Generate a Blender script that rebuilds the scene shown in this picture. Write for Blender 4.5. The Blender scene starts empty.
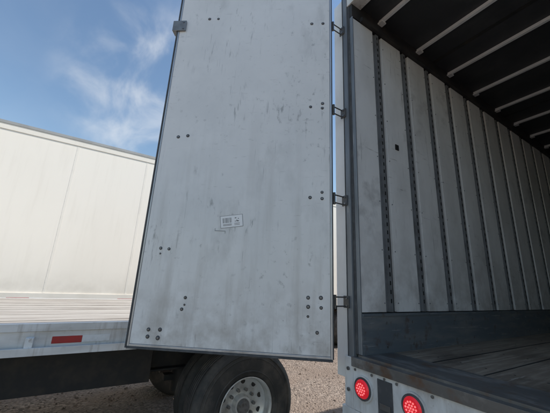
import bpy, math, random
from mathutils import Vector, Matrix
random.seed(4)
sc = bpy.context.scene

# ------------------------------------------------------------ materials
def mat(name, base, rough=0.6, metal=0.0, dirt=None, amt=0.5, scale=3.0, stretch=(1,1,1),
        thr=(0.45,0.7), bump=0.0, bscale=60.0, layers=(), emit=None):
    m = bpy.data.materials.new(name); m.use_nodes = True
    nt = m.node_tree; N = nt.nodes; L = nt.links
    b = N["Principled BSDF"]
    b.inputs["Base Color"].default_value = (*base,1)
    b.inputs["Roughness"].default_value = rough
    b.inputs["Metallic"].default_value = metal
    tc = N.new("ShaderNodeTexCoord")
    allL = list(layers)
    if dirt is not None:
        allL = [dict(col=dirt, amt=amt, scale=scale, st=stretch, thr=thr)] + allL
    cur = None
    for i, l in enumerate(allL):
        mp = N.new("ShaderNodeMapping"); mp.inputs["Scale"].default_value = l.get('st',(1,1,1))
        mp.inputs["Location"].default_value = (i*3.7+l.get('off',0), i*1.3, i*2.1)
        mp.inputs["Rotation"].default_value = l.get('rot',(0,0,0))
        L.new(tc.outputs["Object"], mp.inputs["Vector"])
        nz = N.new("ShaderNodeTexNoise"); nz.inputs["Scale"].default_value = l['scale']
        nz.inputs["Detail"].default_value = l.get('det',6); nz.inputs["Roughness"].default_value = 0.62
        L.new(mp.outputs[0], nz.inputs["Vector"])
        mr = N.new("ShaderNodeMapRange")
        mr.inputs["From Min"].default_value = l['thr'][0]; mr.inputs["From Max"].default_value = l['thr'][1]
        mr.inputs["To Max"].default_value = l['amt']
        L.new(nz.outputs["Fac"], mr.inputs["Value"])
        fac = mr.outputs[0]
        if l.get('mask'):
            n2 = N.new("ShaderNodeTexNoise"); n2.inputs["Scale"].default_value = l['mask']; n2.inputs["Detail"].default_value = 2
            m3 = N.new("ShaderNodeMapping"); m3.inputs["Location"].default_value=(i*5.1,2.2,i*1.9)
            L.new(tc.outputs["Object"], m3.inputs["Vector"]); L.new(m3.outputs[0], n2.inputs["Vector"])
            r2 = N.new("ShaderNodeMapRange"); r2.inputs["From Min"].default_value = .46; r2.inputs["From Max"].default_value = .6
            L.new(n2.outputs["Fac"], r2.inputs["Value"])
            mu = N.new("ShaderNodeMath"); mu.operation='MULTIPLY'
            L.new(fac, mu.inputs[0]); L.new(r2.outputs[0], mu.inputs[1]); fac = mu.outputs[0]
        if l.get('zgrad'):
            sx = N.new("ShaderNodeSeparateXYZ"); L.new(tc.outputs["Object"], sx.inputs[0])
            r2 = N.new("ShaderNodeMapRange"); r2.inputs["From Min"].default_value = l['zgrad'][1]; r2.inputs["From Max"].default_value = l['zgrad'][0]
            L.new(sx.outputs["Z"], r2.inputs["Value"])
            mu = N.new("ShaderNodeMath"); mu.operation='MULTIPLY'
            L.new(fac, mu.inputs[0]); L.new(r2.outputs[0], mu.inputs[1]); fac = mu.outputs[0]
        mx = N.new("ShaderNodeMix"); mx.data_type='RGBA'
        if cur is None: mx.inputs[6].default_value = (*base,1)
        else: L.new(cur, mx.inputs[6])
        mx.inputs[7].default_value = (*l['col'],1)
        L.new(fac, mx.inputs[0]); cur = mx.outputs[2]
    if cur is not None: L.new(cur, b.inputs["Base Color"])
    if bump:
        nz = N.new("ShaderNodeTexNoise"); nz.inputs["Scale"].default_value = bscale; nz.inputs["Detail"].default_value = 4
        L.new(tc.outputs["Object"], nz.inputs["Vector"])
        bp = N.new("ShaderNodeBump"); bp.inputs["Strength"].default_value = bump; bp.inputs["Distance"].default_value = 0.01
        L.new(nz.outputs["Fac"], bp.inputs["Height"]); L.new(bp.outputs[0], b.inputs["Normal"])
    if emit:
        b.inputs["Emission Color"].default_value = (*emit[0],1); b.inputs["Emission Strength"].default_value = emit[1]
    return m

M = {}
M['door'] = mat("door_white_panel",(.86,.85,.83),.30, bump=.05,bscale=2.2, layers=[
    dict(col=(.72,.72,.71),amt=.6,scale=1.2,thr=(.42,.66)),
    dict(col=(.90,.89,.87),amt=.6,scale=2.3,thr=(.52,.66),off=9),  # lighter patches painted in for the faint glare on the door
    dict(col=(.42,.41,.39),amt=.5,scale=3.0,st=(1.6,1,.7),thr=(.54,.74),mask=1.1,off=4,det=10),
    dict(col=(.45,.42,.38),amt=.5,scale=1.0,st=(9,9,.9),thr=(.50,.68),off=11,det=9,zgrad=(1.2,3.2)),
    dict(col=(.20,.20,.20),amt=.7,scale=1.0,st=(30,30,4),rot=(0,.12,0),thr=(.60,.71),mask=1.6,det=9),
    dict(col=(.25,.25,.24),amt=.6,scale=1.0,st=(18,18,7),rot=(0,.55,0),thr=(.61,.71),mask=2.3,off=6,det=9),
    dict(col=(.25,.24,.23),amt=.55,scale=1.0,st=(7,7,45),rot=(0,-.25,0),thr=(.63,.72),mask=2.6),
    dict(col=(.2,.2,.2),amt=.7,scale=1.0,st=(120,120,2.5),rot=(0,-.08,0),thr=(.64,.70),mask=1.9,off=2),
    dict(col=(.28,.28,.27),amt=.6,scale=22,thr=(.60,.72),mask=1.5),
    dict(col=(.34,.30,.25),amt=.7,scale=7,thr=(.40,.66),zgrad=(1.1,1.7),det=10)])
M['alu'] = mat("aluminium_trim",(.55,.56,.57),.4,.6,dirt=(.2,.19,.18),amt=.6,scale=5,stretch=(1,1,.3))
M['white'] = mat("white_painted_steel",(.80,.80,.78),.45,dirt=(.4,.37,.34),amt=.7,scale=6,stretch=(1,1,.4),
    layers=[dict(col=(.18,.10,.06),amt=.8,scale=22,thr=(.58,.7),mask=3),dict(col=(.35,.28,.22),amt=.6,scale=1,st=(25,25,3),thr=(.5,.7),mask=4)])
M['flange'] = mat("bright_white_flange",(.90,.90,.89),.4,dirt=(.66,.64,.6),amt=.4,scale=6,stretch=(1,1,.4))
M['greypost'] = mat("grey_steel_post",(.24,.26,.28),.45,.35,dirt=(.12,.12,.12),amt=.6,scale=4,stretch=(2,2,.4),
    layers=[dict(col=(.55,.55,.54),amt=.7,scale=1,st=(40,40,4),thr=(.58,.7),mask=2)])
M['seal'] = mat("rubber_seal",(.07,.072,.075),.7,dirt=(.16,.16,.16),amt=.6,scale=12)
M['dark'] = mat("dark_steel",(.03,.03,.032),.6,.2,dirt=(.09,.07,.055),amt=.5,scale=7)
M['hinge'] = mat("dark_galvanised_hinge",(.12,.12,.12),.5,.5,dirt=(.25,.2,.15),amt=.5,scale=30)
M['rivet'] = mat("steel_bolt",(.28,.28,.28),.4,.7,dirt=(.08,.06,.05),amt=.7,scale=30)
M['liner'] = mat("white_wall_liner",(.84,.835,.82),.42, bump=.05,bscale=4,layers=[
    dict(col=(.60,.59,.57),amt=.7,scale=1.7,st=(1,1,.5),thr=(.42,.66)),
    dict(col=(.28,.27,.26),amt=.7,scale=1.0,st=(30,45,3),thr=(.60,.69),mask=2,det=9),
    dict(col=(.3,.28,.26),amt=.6,scale=1.0,st=(20,6,50),thr=(.62,.71),mask=2.5),
    dict(col=(.30,.29,.28),amt=.5,scale=4,st=(1,1,1),thr=(.55,.7),det=10,mask=1.1),
    dict(col=(.35,.32,.29),amt=.6,scale=5,thr=(.4,.6),zgrad=(1.4,2.2))])
M['post'] = mat("galvanised_wall_post",(.26,.27,.28),.5,.3,dirt=(.12,.12,.12),amt=.6,scale=9)
M['slot'] = mat("slot_shade_dark_plate",(.015,.015,.015),.8)  # flat black painted for shade inside the slots; also colours a dark plate
M['scuff'] = mat("scuff_liner_steel",(.15,.175,.195),.5,.2,bump=.1,bscale=9,dirt=(.26,.26,.25),amt=.8,scale=4,stretch=(1,.5,3),
    layers=[dict(col=(.45,.45,.44),amt=.6,scale=1,st=(10,3,60),thr=(.6,.7)),dict(col=(.12,.07,.05),amt=.7,scale=9,thr=(.58,.7))])
M['roof'] = mat("shade_dark_roof",(.04,.042,.046),.6,dirt=(.08,.08,.08),amt=.6,scale=3)  # near-black colour carries the ceiling's shade, where only bounced light reaches
M['bow'] = mat("white_roof_bow",(.88,.88,.86),.45,dirt=(.66,.65,.63),amt=.5,scale=5)
M['wood'] = mat("worn_floor_wood",(.27,.205,.15),.52,bump=.3,bscale=25,layers=[
    dict(col=(.46,.37,.28),amt=.8,scale=1,st=(34,2.2,1),thr=(.45,.62)),
    dict(col=(.09,.068,.05),amt=.8,scale=2.2,st=(2,.7,1),thr=(.47,.64)),
    dict(col=(.6,.52,.43),amt=.6,scale=1,st=(50,5,1),thr=(.62,.72),mask=2)])
M['sill'] = mat("worn_threshold_steel",(.17,.16,.15),.42,.4,bump=.15,bscale=30,layers=[
    dict(col=(.38,.36,.34),amt=.8,scale=4,st=(1,3,1),thr=(.5,.66)),dict(col=(.17,.09,.05),amt=.75,scale=9,thr=(.52,.68))])
M['red'] = mat("red_lamp_lens",(.55,.012,.02),.18,emit=((1,.03,.05),.35))
M['redcore'] = mat("red_lamp_core",(.75,.10,.12),.2,emit=((1,.25,.25),.8))
M['redtape'] = mat("red_reflective_tape",(.42,.02,.02),.4,dirt=(.2,.03,.03),amt=.5,scale=20)
M['whitetape'] = mat("white_reflective_tape",(.75,.75,.74),.35,dirt=(.5,.48,.45),amt=.5,scale=20)
M['cream'] = mat("cream_trailer_panel",(.86,.81,.73),.4,dirt=(.80,.75,.67),amt=.5,scale=.8,stretch=(1,1,.5),
    layers=[dict(col=(.66,.60,.52),amt=.2,scale=1,st=(1,12,.9),thr=(.52,.72)),
            dict(col=(.48,.43,.36),amt=.4,scale=3,thr=(.4,.65),zgrad=(1.2,1.7))])
M['seam'] = mat("trailer_seam",(.82,.775,.70),.4,dirt=(.70,.66,.58),amt=.5,scale=4)
M['toprail'] = mat("trailer_top_rail",(.42,.41,.39),.4,.3,dirt=(.30,.28,.26),amt=.6,scale=4)
M['deck'] = mat("weathered_deck_boards",(.48,.44,.39),.7,bump=.2,bscale=20,layers=[
    dict(col=(.24,.20,.17),amt=.85,scale=1,st=(14,1.2,1),thr=(.45,.64)),
    dict(col=(.62,.58,.53),amt=.7,scale=1,st=(22,1.0,1),thr=(.52,.66),off=4)])
M['rail'] = mat("aluminium_side_rail",(.76,.76,.75),.42,.15,dirt=(.45,.43,.40),amt=.7,scale=2.5,stretch=(1,.6,2.5),
    layers=[dict(col=(.2,.17,.14),amt=.6,scale=14,thr=(.58,.7),mask=2),dict(col=(.32,.28,.24),amt=.5,scale=1,st=(30,30,2),thr=(.5,.68),mask=3)])
M['tyre'] = mat("tyre_rubber",(.045,.044,.043),.72,bump=.15,bscale=40,dirt=(.16,.14,.12),amt=.7,scale=5)
M['rim'] = mat("steel_rim",(.74,.74,.72),.35,.4,dirt=(.3,.25,.2),amt=.7,scale=8)
M['label'] = mat("paper_label",(.94,.94,.93),.6)
M['ink'] = mat("label_ink",(.13,.13,.13),.6)
M['border'] = mat("label_shadow_border",(.38,.38,.38),.6)  # grey rim painted around the label as its edge shadow

# ------------------------------------------------------------ mesh builder
class MB:
    def __init__(s): s.v=[]; s.f=[]; s.m=[]; s.sm=[]
    def add(s, vs, fs, mi, smooth=False):
        o=len(s.v); s.v+= [tuple(v) for v in vs]
        for f in fs: s.f.append(tuple(i+o for i in f)); s.m.append(mi); s.sm.append(smooth)
    def box(s,x0,x1,y0,y1,z0,z1,mi=0):
        vs=[(x,y,z) for x in (x0,x1) for y in (y0,y1) for z in (z0,z1)]
        s.add(vs,[(0,1,3,2),(4,6,7,5),(0,4,5,1),(2,3,7,6),(0,2,6,4),(1,5,7,3)],mi)
    def cyl(s,c,ax,r,h,mi=0,n=16,r2=None,smooth=True):
        ax=Vector(ax).normalized(); a=ax.orthogonal().normalized(); b=ax.cross(a); c=Vector(c)
        r2=r if r2 is None else r2
        vs=[]; 
        for k,(rr,hh) in enumerate(((r,0),(r2,h))):
            for i in range(n):
                t=2*math.pi*i/n; vs.append(c+ax*hh+a*rr*math.cos(t)+b*rr*math.sin(t))
        s.add(vs,[(i,(i+1)%n,n+(i+1)%n,n+i) for i in range(n)],mi,smooth)
        s.add(vs[:n],[tuple(reversed(range(n)))],mi); s.add(vs[n:],[tuple(range(n))],mi)
    def lathe(s,c,prof,mi,n=72):   # axis X ; prof = (x, r)
        vs=[]
        for i in range(n):
            t=2*math.pi*i/n
            for x,r in prof: vs.append((c[0]+x,c[1]+r*math.cos(t),c[2]+r*math.sin(t)))
        k=len(prof); fs=[]
        for i in range(n):
            j=(i+1)%n
            for q in range(k-1): fs.append((i*k+q,i*k+q+1,j*k+q+1,j*k+q))
        s.add(vs,fs,mi,True)
    def obj(s,name,mats,parent=None,bevel=0):
        me=bpy.data.meshes.new(name); me.from_pydata(s.v,[],s.f)
        for m in mats: me.materials.append(M[m])
        me.polygons.foreach_set("material_index",s.m); me.polygons.foreach_set("use_smooth",s.sm)
        me.update(); o=bpy.data.objects.new(name,me); sc.collection.objects.link(o)
        if parent: o.parent=parent
        if bevel:
            b=o.modifiers.new("bevel",'BEVEL'); b.width=bevel; b.segments=2; b.limit_method='ANGLE'; b.harden_normals=False
        return o
def empty(name,loc=(0,0,0),rz=0,parent=None):
    e=bpy.data.objects.new(name,None); sc.collection.objects.link(e); e.location=loc; e.rotation_euler=(0,0,rz)
    e.empty_display_size=.2
    if parent: e.parent=parent
    return e

# ------------------------------------------------------------ wheel
def dual_wheel(mb, xo, y, sgn=-1, r=.52, z=None):
    """outer face at x=xo, wheel grows in direction sgn along X.  mats: 0 tyre 1 rim 2 dark 3 bolt"""
    z = r-.008 if z is None else z
    w=.26; k=r/.5; q0=.262
    def prof():
        p=[(.022,.255),(.004,.272),(-.002,.31),(-.007,.36),(-.008,.41),(.000,.452),(.016,.474),(.024,.478),(.030,.490),(.05,.495)]
        xs=[.075,.11,.145,.18,.215]
        for q in xs:
            p+= [(q-.007,.5),(q-.004,.486),(q+.004,.486),(q+.007,.5)]
        p+= [(.238,.492),(.25,.476),(.262,.452),(.27,.41),(.268,.36),(.262,.31),(.258,.272),(.24,.255)]
        return [(sgn*a,b*k) for a,b in p]
    for kk in range(2):
        c=(xo+sgn*kk*.33,y,z)
        mb.lathe(c,prof(),0)
        for ra,rb in ((.405,.413),(.44,.446),(.30,.305)):
            mb.lathe((c[0]-sgn*.001,y,z),[(-sgn*.002,ra*k-.004),(-sgn*.010,ra*k),(-sgn*.010,rb*k),(-sgn*.002,rb*k+.004)],0)
        mb.lathe(c,[(sgn*.02,q0),(sgn*.002,q0+.004),(sgn*.001,q0-.006),(sgn*.03,q0-.016),(sgn*.23,q0-.02),(sgn*.258,q0-.006),(sgn*.258,q0+.002),(sgn*.24,q0)],1)
    c=(xo,y,z)
    mb.lathe(c,[(sgn*.09,.243),(sgn*.115,.23),(sgn*.125,.19),(sgn*.140,.155),(sgn*.142,.11),(sgn*.142,.0)],1)
    for i in range(10):
        t=2*math.pi*i/10
        mb.cyl((xo+sgn*.140,y+.13*math.cos(t),z+.13*math.sin(t)),(-sgn,0,0),.015,.035,3,6,smooth=False)
        mb.cyl((xo+sgn*.124,y+.20*math.cos(t+.3),z+.20*math.sin(t+.3)),(-sgn,0,0),.023,.004,2,14)
    mb.cyl((xo+sgn*.142,y,z),(-sgn,0,0),.09,.06,1,28,.08)
    mb.cyl((xo+sgn*.082,y,z),(-sgn,0,0),.065,.035,3,24,.05)
    mb.cyl((xo+sgn*.26,y,z),(sgn,0,0),.2,.2,2,24)

# ============================================================ OPEN CARGO TRAILER
T = empty("open_cargo_trailer")
W=2.52; FL=1.2; PT=3.95; CE=4.12; RT=4.27; LEN=15.6
mb=MB()
mb.box(-.045,-.035,.12,LEN,1.0,RT-.06,0)
mb.box(W+.035,W+.045,.12,LEN,1.0,RT-.06,0)
mb.box(-.045,W+.045,LEN,LEN+.05,1.0,RT,0)
mb.box(-.052,W+.052,.12,LEN+.05,RT-.06,RT-.03,0)
mb.box(-.06,-.047,.12,LEN,.98,1.14,1); mb.box(W+.047,W+.06,.12,LEN,.98,1.14,1)
y=.6
while y<LEN:
    mb.box(-.049,-.0455,y-.03,y+.03,1.15,RT-.08,1); mb.box(W+.0455,W+.049,y-.03,y+.03,1.15,RT-.08,1); y+=1.22
mb.obj("outer_shell",["cream","seam"],T)
mb=MB()
mb.box(-.034,W+.034,.1,LEN,CE,CE+.02,0)
mb.box(-.033,.0,.0,LEN,PT+.002,CE-.001,2); mb.box(W,W+.033,.0,LEN,PT+.002,CE-.001,2)
mb.box(.0,.03,.1,LEN,PT-.01,PT+.03,2); mb.box(W-.03,W,.1,LEN,PT-.01,PT+.03,2)
y=.38
while y<LEN:
    mb.box(.004,W-.004,y-.014,y+.014,CE-.034,CE-.002,1)
    mb.box(.002,.05,y-.03,y+.03,CE-.05,CE-.0345,1)
    y+=.61
y=1.3
while y<LEN: mb.box(.004,W-.004,y-.02,y+.02,CE-.004,CE-.0005,2); y+=1.83
mb.obj("roof_with_bows",["roof","bow","dark"],T)
mb=MB()
mb.box(-.034,-.028,.1,LEN,FL,PT,2)  # near-black backing darkens the panel gaps as painted shade
mb.box(W+.028,W+.034,.1,LEN,FL,PT,2)
ys=[.28+.41*k for k in range(38)]
prev=.012
for yy in ys:
    for side in (0,1):
        if side==0: xa,xb=-.028,-.002+random.uniform(-.0015,.001)
        else: xa,xb=W+.002,W+.028
        mb.box(xa,xb,prev,yy-.012,FL+.27,PT-.012,0)
        c0=yy+.010; c1=yy+.094
        if side==0:
            mb.box(-.028,-.022,c0,c1,FL+.27,PT-.012,1)
            mb.box(-.0218,-.004,c0+.022,c1-.022,FL+.27,PT-.012,1)
        else:
            mb.box(W+.022,W+.028,c0,c1,FL+.27,PT-.012,1)
            mb.box(W+.004,W+.0218,c0+.022,c1-.022,FL+.27,PT-.012,1)
    z=FL+.33
    while z<PT-.06 and yy<9:
        x=-.003; mb.add([(x,yy+.045,z),(x,yy+.059,z),(x,yy+.059,z+.03),(x,yy+.045,z+.03)],[(0,1,2,3)],3)
        z+=.0635
    prev=yy+.114
for (yy,z) in [(.52,2.83)]:
    mb.box(-.004,.003,yy-.022,yy+.022,z-.025,z+.025,3)
for yy in ys:
    z=FL+.33
    while z<PT-.03:
        mb.cyl((-.0035,yy-.026,z),(1,0,0),.005,.004,1,8); mb.cyl((-.0035,yy+.128,z),(1,0,0),.005,.004,1,8); z+=.38
mb.obj("lined_side_walls",["liner","post","dark","slot"],T)
mb=MB()
for a,b in ((-.028,.006),(W-.006,W+.028)):
    mb.box(a,b,.012,LEN,FL+.0,FL+.262,0)
mb.box(.0062,.012,.012,LEN,FL+.245,FL+.262,0)
y=.25
while y<LEN:
    for z in (FL+.05,FL+.2): mb.cyl((.006,y,z),(1,0,0),.009,.004,1,8)
    y+=.3
mb.obj("scuff_band",["scuff","rivet"],T,)
mb=MB()
mb.box(0,W,.30,LEN,FL-.04,FL+.004,0)
mb.box(-.03,W+.03,.0,.296,FL-.06,FL+.008,1)
for i in range(1,9): mb.box(i*.28-.004,i*.28+.004,.3,LEN,FL+.0045,FL+.0065,2)
y=.5
while y<LEN:
    for i in range(9):
        for dx in (.07,.21): mb.cyl((i*.28+dx,y,FL+.0042),(0,0,1),.006,.001,2,6)
    y+=.61
mb.box(0,W,LEN-.03,LEN-.001,FL,CE,3)
mb.obj("cargo_floor",["wood","sill","dark","liner"],T)
mb=MB()
for x in (.75,W-.85): mb.box(x,x+.1,.1,LEN,.86,1.135,0)
y=.5
while y<LEN: mb.box(-.03,W+.03,y,y+.05,1.04,1.135,0); y+=.4
for yy in (3.0,4.25):
    mb.cyl((0.2,yy,.5),(1,0,0),.07,2.1,0,16)
mb.box(.6,.75,1.8,5.4,.62,.86,0); mb.box(W-.75,W-.6,1.8,5.4,.62,.86,0)
for x in (.45,W-.55): mb.box(x,x+.1,11.8,11.95,.05,1.0,0); mb.box(x-.08,x+.18,11.75,12.0,.0,.05,0)
mb.obj("underframe",["dark"],T)
mb=MB()
for yy in (3.0,4.25):
    dual_wheel(mb,-.02,yy,1); dual_wheel(mb,W+.02,yy,-1)
mb.obj("trailer_wheels",["tyre","rim","dark","rivet"],T)

# rear frame
mb=MB()
for s in (0,1):
    def B(x0,x1,*r):
        if s: x0,x1=W-x1,W-x0
        mb.box(x0,x1,*r)
    B(-.094,-.050,-.02,.115,.93,RT-.02,4)        # outer grey post
    B(-.0495,-.030,-.004,.115,FL+.01,RT-.1,1)    # dark step
    B(-.0295,.003,.0,.0115,FL+.01,PT,4)          # inner trim
    B(-.215,-.0945,-.006,.03,1.05,RT-.04,3)      # outer bright flange
    B(-.100,-.094,-.024,-.0065,1.0,RT-.04,1)
    B(-.15,-.0,-.03,.10,.60,.896,0)             # lower corner gusset
    B(-.12,-.0515,-.032,-.0205,.9,1.19,0)
    for z in (.66,.78,1.0,1.12):
        x=-.085 if not s else W+.085
        mb.cyl((x,-.03,z),(0,-1,0),.012,.012,2,6,smooth=False)
mb.box(-.105,W+.105,-.02,.115,RT-.018,RT+.02,0)
mb.box(-.049,W+.049,-.012,.115,PT+.14,RT-.02,0)
mb.obj("rear_frame_posts",["white","seal","rivet","flange","greypost"],T,.003)

mb=MB()
mb.box(-.050,W+.050,-.03,.10,.90,FL-.062,0)
mb.box(-.050,W+.050,-.045,-.001,FL-.058,FL-.004,1)
lights=[(.035,1.035),(.365,1.045),(W-.365,1.045),(W-.035,1.035),(W/2-.16,1.03),(W/2,1.03),(W/2+.16,1.03)]
for i,(x,z) in enumerate(lights):
    big = i<4
    r=.052 if big else .02
    if big: mb.cyl((x,-.030,z),(0,-1,0),r+.02,.010,0,32)
    mb.cyl((x,-.036,z),(0,-1,0),r+.011,.010,2,32)
    mb.cyl((x,-.046,z),(0,-1,0),r,.012,3,32,r*.86)
    for rr,cnt in ((0,1),(r*.28,6),(r*.56,12)):
        for j in range(cnt):
            t=2*math.pi*j/cnt
            mb.cyl((x+rr*math.cos(t),-.0585,z+rr*math.sin(t)),(0,-1,0),r*.10,.002,4,8)
for x in (.19,W-.19):
    mb.box(x-.05,x+.05,-.034,-.0305,.935,1.12,2)  # flat dark plate stands in for the shade of a sill recess
    mb.box(x-.035,x+.035,-.040,-.0345,.97,1.0,1)
    for zz in (.925,1.128): mb.cyl((x,-.03,zz),(0,-1,0),.007,.006,5,6)
for x in (-.03,.10,.27,.47,.70,1.0): mb.cyl((x,-.03,1.125),(0,-1,0),.008,.005,5,8)
mb.box(.45,.85,-.034,-.0305,.93,.965,6); mb.box(.85,1.25,-.034,-.0305,.93,.965,7)
mb.box(.35,W-.35,-.03,.07,.42,.52,0)
for x in (.6,W-.7): mb.box(x,x+.1,-.02,.06,.521,.899,0)
mb.obj("rear_sill_with_lamps",["white","sill","seal","red","redcore","rivet","redtape","whitetape"],T,.002)

# ============================================================ OPEN DOOR
HZ=[3.01,2.26,1.53,3.85]
def door(name,loc,rz):
    D=empty(name,loc,rz)
    w=1.385; z0=1.175; z1=4.255
    mb=MB()
    mb.box(.016,w-.016,-.034,-.0,z0+.018,z1-.018,0)
    mb.obj("door_panel",["door"],D)
    mb=MB()
    for a in ((.0,.014),(w-.014,w)):
        mb.box(a[0],a[1],-.044,.003,z0,z1,0)
    mb.box(.0145,w-.0145,-.044,.003,z0,z0+.016,0); mb.box(.0145,w-.0145,-.044,.003,z1-.016,z1,0)
    mb.box(w+.001,w+.011,-.03,.008,z0-.010,z1,1); mb.box(.0,w+.0,-.03,.008,z0-.014,z0-.001,1)
    mb.box(-.007,-.001,-.03,.004,z0,z1,1)
    mb.obj("door_edge_frame",["alu","seal"],D,.002)
    mb=MB()
    def riv(u,z,r=.0085):
        u+=random.uniform(-.004,.004); z+=random.uniform(-.004,.004); r*=random.uniform(.85,1.1)
        mb.cyl((u,.0002,z),(0,1,0),r*1.5,.0018,0,14); mb.cyl((u,.002,z),(0,1,0),r,.005,1,12,r*.6)
    for z in (3.02,2.26): riv(.165,z); riv(.075,z-.01); riv(.075,z+.035)
    for u in (.165,.08):
        for z in (1.55,1.49): riv(u,z)
    riv(.10,1.33); riv(.165,1.43,.006); riv(.075,3.86); riv(.165,3.86)
    riv(1.24,2.75);riv(1.155,2.76)
    riv(1.245,1.84);riv(1.185,1.84); riv(1.245,1.80,.005)
    riv(1.02,1.51);riv(1.03,1.43); riv(1.02,1.455,.005)
    for u in (1.25,1.17):
        for z in (1.29,1.24): riv(u,z,.010)
    riv(1.10,3.95);riv(1.02,3.95)
    mb.obj("rivets",["seal","rivet"],D)
    mb=MB()
    zc=3.87
    mb.box(w-.075,w+.05,.0045,.016,zc-.055,zc+.055,0)
    mb.box(w+.018,w+.05,-.05,.0044,zc-.055,zc+.055,0)
    for dz in (-.035,.035): mb.cyl((w-.05,.016,zc+dz),(0,1,0),.008,.005,1,10)
    for u in (.45,1.15):
        mb.cyl((u,-.075,z0-.02),(0,0,1),.016,z1-z0+.04,1,12)
        for z in (1.29,1.84,2.75,3.95): mb.box(u-.07,u+.07,-.096,-.0345,z-.03,z+.03,0)
        mb.box(u-.25,u,-.11,-.097,1.525,1.555,1)
    mb.obj("latch_hardware",["post","rivet"],D,.003)
    mb=MB()
    for z in HZ:
        mb.box(.0,.24,-.052,-.0445,z-.03,z+.03,0)
        mb.cyl((-.018,-.02,z-.045),(0,0,1),.010,.09,0,12)
        mb.box(-.018,.0,-.05,-.034,z-.025,z+.025,0)
    mb.obj("hinge_straps",["hinge"],D,.002)
    mb=MB()
    c=Vector((.735,0,2.06)); an=math.radians(-8)
    def P(a,b,y): return (c.x+a*math.cos(an)-b*math.sin(an), y, c.z+a*math.sin(an)+b*math.cos(an))
    def q(a0,a1,b0,b1,y,mi): mb.add([P(-a0,b0,y),P(-a1,b0,y),P(-a1,b1,y),P(-a0,b1,y)],[(0,1,2,3)],mi)
    q(-.085,.085,-.047,.047,.0012,2)
    q(-.081,.081,-.043,.043,.0018,0)
    a=-.066
    while a<.0:
        wd=random.choice((.002,.003,.004)); q(a,a+wd,-.010,.028,.0025,1); a+=wd+random.choice((.003,.004,.006))
    for b in (-.03,-.022): q(-.065,.0,b,b+.003,.0025,1)
    for i in range(5):
        for j in range(5):
            if random.random()<.55: q(.025+i*.006,.031+i*.006,-.005+j*.006,.001+j*.006,.0025,1)
    for b in (-.02,-.03): q(.02,.06,b,b+.003,.0025,1)
    mb.obj("barcode_label",["label","ink","border"],D)
    mb=MB()
    cu=.815; cz=1.985
    mb.box(cu-.04,cu+.04,.0008,.0016,cz-.002,cz+.002,0); mb.box(cu-.04,cu-.037,.0008,.0016,cz-.018,cz-.0025,0); mb.box(cu+.037,cu+.04,.0008,.0016,cz+.0025,cz+.018,0)
    mb.obj("tape_residue",["post"],D)
    return D
D=door("trailer_door",(-.10,-.155,0),math.radians(-126.5))
mb=MB()
for z in HZ:
    mb.box(-.125,-.075,-.032,-.0205,z-.04,z+.04,0)
    mb.box(-.112,-.104,-.145,-.0325,z-.035,z-.025,0); mb.box(-.112,-.104,-.145,-.0325,z+.025,z+.035,0)
    mb.box(-.112,-.103,-.157,-.1455,z-.04,z+.04,0)
    for dz in (-.025,.025): mb.cyl((-.09,-.032,z+dz),(0,-1,0),.008,.006,1,6)
mb.obj("hinge_butts",["hinge","rivet"],T,.003)
D2=empty("trailer_door.001",(W+.11,-.06,0),math.radians(84))
mb=MB(); mb.box(0,1.36,-.04,.0,1.175,4.25,0); mb.box(0,1.36,.0005,.006,1.175,1.2,1); mb.box(0,.02,.0005,.006,1.2,4.25,1); mb.box(1.34,1.36,.0005,.006,1.2,4.25,1)
for u in (.25,.95): mb.cyl((u,-.075,1.15),(0,0,1),.016,3.1,1,12)
for z in HZ: mb.box(0,.24,-.052,-.0405,z-.035,z+.035,1)
mb.obj("door_panel",["door","alu"],D2,.003)

# ============================================================ FLATBED TRAILER
F = empty("flatbed_trailer")
X1=-1.27; X0=-3.87; Y0=-11.5; Y1=.62; DZ=1.285
mb=MB()
n=17; pw=(X1-X0-.12)/n
for i in range(n):
    a=X0+.06+i*pw
    mb.box(a+.006,a+pw-.006,Y0+.02,Y1-.02,DZ-.035,DZ-.004+random.uniform(-.003,.002),0)
mb.obj("deck_boards",["deck"],F)
mb=MB()
for sx,xe in ((1,X1),(-1,X0)):
    def B(a,b,*r):
        x0,x1=sorted((xe-sx*a,xe-sx*b)); mb.box(x0,x1,*r)
    B(.0,.058,Y0,Y1,DZ-.05,DZ,0)
    B(.012,.05,Y0,Y1,DZ-.17,DZ-.0505,0)
    B(.004,.06,Y0,Y1,DZ-.20,DZ-.1705,0)
    B(-.055,-.042,Y0,Y1,DZ-.195,DZ-.145,3)
    y=-1.22-.61*16
    while y<Y1:
        B(-.0415,.0115,y-.022,y+.022,DZ-.165,DZ-.085,1)
        B(-.0415,.003,y-.03,y+.03,DZ-.19,DZ-.1655,1)
        y+=.61
    y=-1.71-10*.9
    while y<Y1-.4:
        B(.0085,.0115,y,y+.18,DZ-.135,DZ-.088,4); B(.0085,.0115,y+.182,y+.36,DZ-.135,DZ-.088,5)
        y+=.9
mb.box(X0+.01,X1-.01,Y1,Y1+.05,DZ-.2,DZ,0); mb.box(X0+.01,X1-.01,Y0-.05,Y0,DZ-.2,DZ,0)
mb.obj("side_rails",["rail","white","dark","rail","redtape","whitetape"],F,.002)
mb=MB()
for x in (-2.1,-3.15): 
    mb.box(x,x+.015,Y0+.1,Y1-.02,.72,1.20,0); mb.box(x-.07,x+.085,Y0+.1,Y1-.02,.70,.72,0)
y=Y0+.3
while y<Y1-.1: mb.box(X0+.07,X1-.07,y,y+.06,1.13,1.245,0); y+=.4
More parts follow.
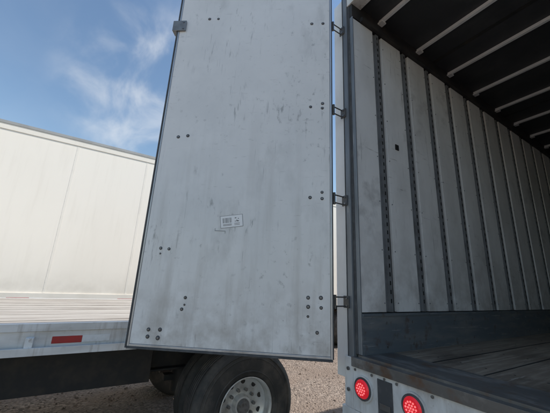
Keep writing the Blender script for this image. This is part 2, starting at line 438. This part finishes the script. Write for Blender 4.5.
for yy in (-.14,-3.25):
    mb.cyl((X0+.3,yy,.5),(1,0,0),.065,2.0,0,16)
    for x in (-2.2,-3.05):
        mb.box(x-.05,x+.05,yy-.55,yy+.35,.56,.62,0); mb.cyl((x,yy-.35,.45),(0,0,1),.11,.3,0,20); mb.box(x-.04,x+.04,yy+.3,yy+.4,.4,.70,0)
    mb.cyl((-2.62,yy-.5,.62),(0,1,0),.1,.35,0,16)
mb.cyl((-2.6,-2.5,.85),(0,1,0),.15,.9,0,20)
mb.box(-3.5,-1.85,-2.6,-.9,.66,1.04,0)  # plain dark box added to fill the shadowed space under the deck
mb.obj("chassis",["dark"],F,.004)
mb=MB()
for yy in (-.14,-3.25):
    dual_wheel(mb,-1.24,yy,-1); dual_wheel(mb,-3.90,yy,1)
mb.obj("flatbed_wheels",["tyre","rim","dark","rivet"],F)

# ============================================================ WHITE BOX TRAILER BEYOND
V = empty("white_box_trailer")
VX=-4.83; VY0=-9.0; VY1=7.1; VT=4.10; VB=1.18
mb=MB()
mb.box(VX-2.58,VX,VY0,VY1,VB,VT-.03,0)
mb.box(VX-2.60,VX+.022,VY0-.02,VY1+.02,VT-.0295,VT+.02,4)
mb.box(VX+.0005,VX+.012,VY0,VY1,VT-.13,VT-.03,1)
mb.box(VX+.0005,VX+.020,VY0,VY1,VB-.06,VB+.12,1)
y=VY0+.75
while y<VY1:
    mb.box(VX+.0004,VX+.0016,y-.018,y+.018,VB+.125,VT-.135,1)
    z=VB+.2
    while z<VT-.18:
        mb.cyl((VX+.0016,y-.010,z),(1,0,0),.005,.002,1,6); z+=.10
    y+=1.22
y=VY0+.2
while y<VY1-.6:
    mb.box(VX+.0205,VX+.023,y,y+.28,VB+.0,VB+.05,2); mb.box(VX+.0205,VX+.023,y+.282,y+.46,VB+.0,VB+.05,3); y+=1.55
mb.obj("trailer_body",["cream","seam","redtape","whitetape","toprail"],V)
mb=MB()
for x in (VX-.9,VX-1.8): mb.box(x,x+.1,VY0+.1,VY1,.85,1.12,0)
for yy in (4.9,6.15): mb.cyl((VX-2.3,yy,.5),(1,0,0),.07,2.0,0,12)
for x in (VX-.6,VX-2.05): mb.box(x,x+.1,-6,-5.87,.04,1.12,0); mb.box(x-.08,x+.18,-6.05,-5.8,0,.04,0)
mb.obj("underframe",["dark"],V)
mb=MB()
for yy in (4.9,6.15): dual_wheel(mb,VX-.03,yy,-1); dual_wheel(mb,VX-2.55,yy,1)
mb.obj("trailer_wheels",["tyre","rim","dark","rivet"],V)

# ============================================================ GROUND
g=bpy.data.materials.new("gravel_ground"); g.use_nodes=True; nt=g.node_tree; N=nt.nodes; L=nt.links; b=N["Principled BSDF"]
b.inputs["Roughness"].default_value=.9
tc=N.new("ShaderNodeTexCoord"); vo=N.new("ShaderNodeTexVoronoi"); vo.inputs["Scale"].default_value=34
L.new(tc.outputs["Object"],vo.inputs["Vector"])
nz=N.new("ShaderNodeTexNoise"); nz.inputs["Scale"].default_value=1.3; nz.inputs["Detail"].default_value=10; nz.inputs["Roughness"].default_value=.65; L.new(tc.outputs["Object"],nz.inputs["Vector"])
cr=N.new("ShaderNodeValToRGB"); e=cr.color_ramp.elements
e[0].position=.0; e[0].color=(.12,.095,.08,1); e[1].position=1; e[1].color=(.42,.34,.285,1)
sp=N.new("ShaderNodeSeparateXYZ"); L.new(vo.outputs["Color"],sp.inputs[0]); L.new(sp.outputs[0],cr.inputs[0])
mx=N.new("ShaderNodeMix"); mx.data_type='RGBA'; mx.inputs[7].default_value=(.23,.175,.14,1)
mr=N.new("ShaderNodeMapRange"); mr.inputs["From Min"].default_value=.4; mr.inputs["From Max"].default_value=.58; mr.inputs["To Max"].default_value=.85
L.new(nz.outputs["Fac"],mr.inputs["Value"]); L.new(mr.outputs[0],mx.inputs[0]); L.new(cr.outputs[0],mx.inputs[6]); L.new(mx.outputs[2],b.inputs["Base Color"])
bp=N.new("ShaderNodeBump"); bp.inputs["Strength"].default_value=.7; bp.inputs["Distance"].default_value=.025; bp.invert=True
L.new(vo.outputs["Distance"],bp.inputs["Height"]); L.new(bp.outputs[0],b.inputs["Normal"])
M['gravel']=g
mb=MB(); S=600
mb.add([(-S,-S,0),(S,-S,0),(S,S,0),(-S,S,0)],[(0,1,2,3)],0)
mb.obj("ground",["gravel"])
mb=MB()
for i in range(5000):
    x=random.uniform(-7,1.5); y=random.uniform(-3,6); r=random.uniform(.006,.018)*(1.8 if random.random()<.06 else 1)
    vs=[]
    for dx,dy,dz in ((1,0,0),(-1,0,0),(0,1,0),(0,-1,0),(0,0,1),(0,0,-1)):
        k=r*random.uniform(.7,1.3); vs.append((x+dx*k,y+dy*k,r*.3+dz*k*.7))
    mb.add(vs,[(0,2,4),(2,1,4),(1,3,4),(3,0,4),(2,0,5),(1,2,5),(3,1,5),(0,3,5)],0)
mb.obj("loose_gravel",["gravel"])

# ============================================================ SKY / SUN
EL=math.radians(46); AZ=math.radians(28)
w=bpy.data.worlds.new("World"); sc.world=w; w.use_nodes=True; nt=w.node_tree; N=nt.nodes; L=nt.links
bg=N["Background"]; bg.inputs["Strength"].default_value=.15
sky=N.new("ShaderNodeTexSky"); sky.sky_type='NISHITA'; sky.sun_disc=False; sky.sun_elevation=EL; sky.sun_rotation=AZ
sky.air_density=1.5; sky.dust_density=.15; sky.ozone_density=3.0
tc=N.new("ShaderNodeTexCoord")
mp=N.new("ShaderNodeMapping"); mp.inputs["Scale"].default_value=(1.5,2.6,2.6); mp.inputs["Rotation"].default_value=(.5,.2,.3)
L.new(tc.outputs["Generated"],mp.inputs["Vector"])
nz=N.new("ShaderNodeTexNoise"); nz.inputs["Scale"].default_value=2.6; nz.inputs["Detail"].default_value=9; nz.inputs["Roughness"].default_value=.52; nz.inputs["Distortion"].default_value=.4
L.new(mp.outputs[0],nz.inputs["Vector"])
mr=N.new("ShaderNodeMapRange"); mr.inputs["From Min"].default_value=.38; mr.inputs["From Max"].default_value=.78; mr.inputs["To Max"].default_value=.75
mr.interpolation_type='SMOOTHSTEP'
L.new(nz.outputs["Fac"],mr.inputs["Value"])
dp=N.new("ShaderNodeVectorMath"); dp.operation='DOT_PRODUCT'; L.new(tc.outputs["Generated"],dp.inputs[0]); dp.inputs[1].default_value=Vector((-.84,.09,.52)).normalized()
m2=N.new("ShaderNodeMapRange"); m2.inputs["From Min"].default_value=.955; m2.inputs["From Max"].default_value=.998; m2.inputs["To Min"].default_value=.05; m2.interpolation_type='SMOOTHSTEP'
L.new(dp.outputs["Value"],m2.inputs["Value"])
mu=N.new("ShaderNodeMath"); mu.operation='MULTIPLY'; L.new(mr.outputs[0],mu.inputs[0]); L.new(m2.outputs[0],mu.inputs[1])
mx=N.new("ShaderNodeMix"); mx.data_type='RGBA'; L.new(mu.outputs[0],mx.inputs[0]); L.new(sky.outputs[0],mx.inputs[6]); mx.inputs[7].default_value=(5.8,6.0,6.2,1)
L.new(mx.outputs[2],bg.inputs["Color"])
sv=Vector((math.sin(AZ)*math.cos(EL),math.cos(AZ)*math.cos(EL),math.sin(EL)))
sl=bpy.data.lights.new("sun",'SUN'); sl.energy=5; sl.angle=math.radians(.5); sl.color=(1,.94,.85)
so=bpy.data.objects.new("sun",sl); sc.collection.objects.link(so); so.rotation_euler=sv.to_track_quat('Z','Y').to_euler()

# ============================================================ CAMERA
cd=bpy.data.cameras.new("camera"); cam=bpy.data.objects.new("camera",cd); sc.collection.objects.link(cam); sc.camera=cam
cd.sensor_width=36; cd.lens=288/550*36; cd.clip_start=.05; cd.clip_end=2000
R=Matrix(((.5325,.195,.8234),(.845,-.175,-.505),(.0457,.965,-.258)))
cam.matrix_world=Matrix.Translation((1.41,-1.57,1.63)) @ R.to_quaternion().to_matrix().to_4x4()
sc.view_settings.view_transform='Standard'; sc.view_settings.look='None'; sc.view_settings.exposure=0
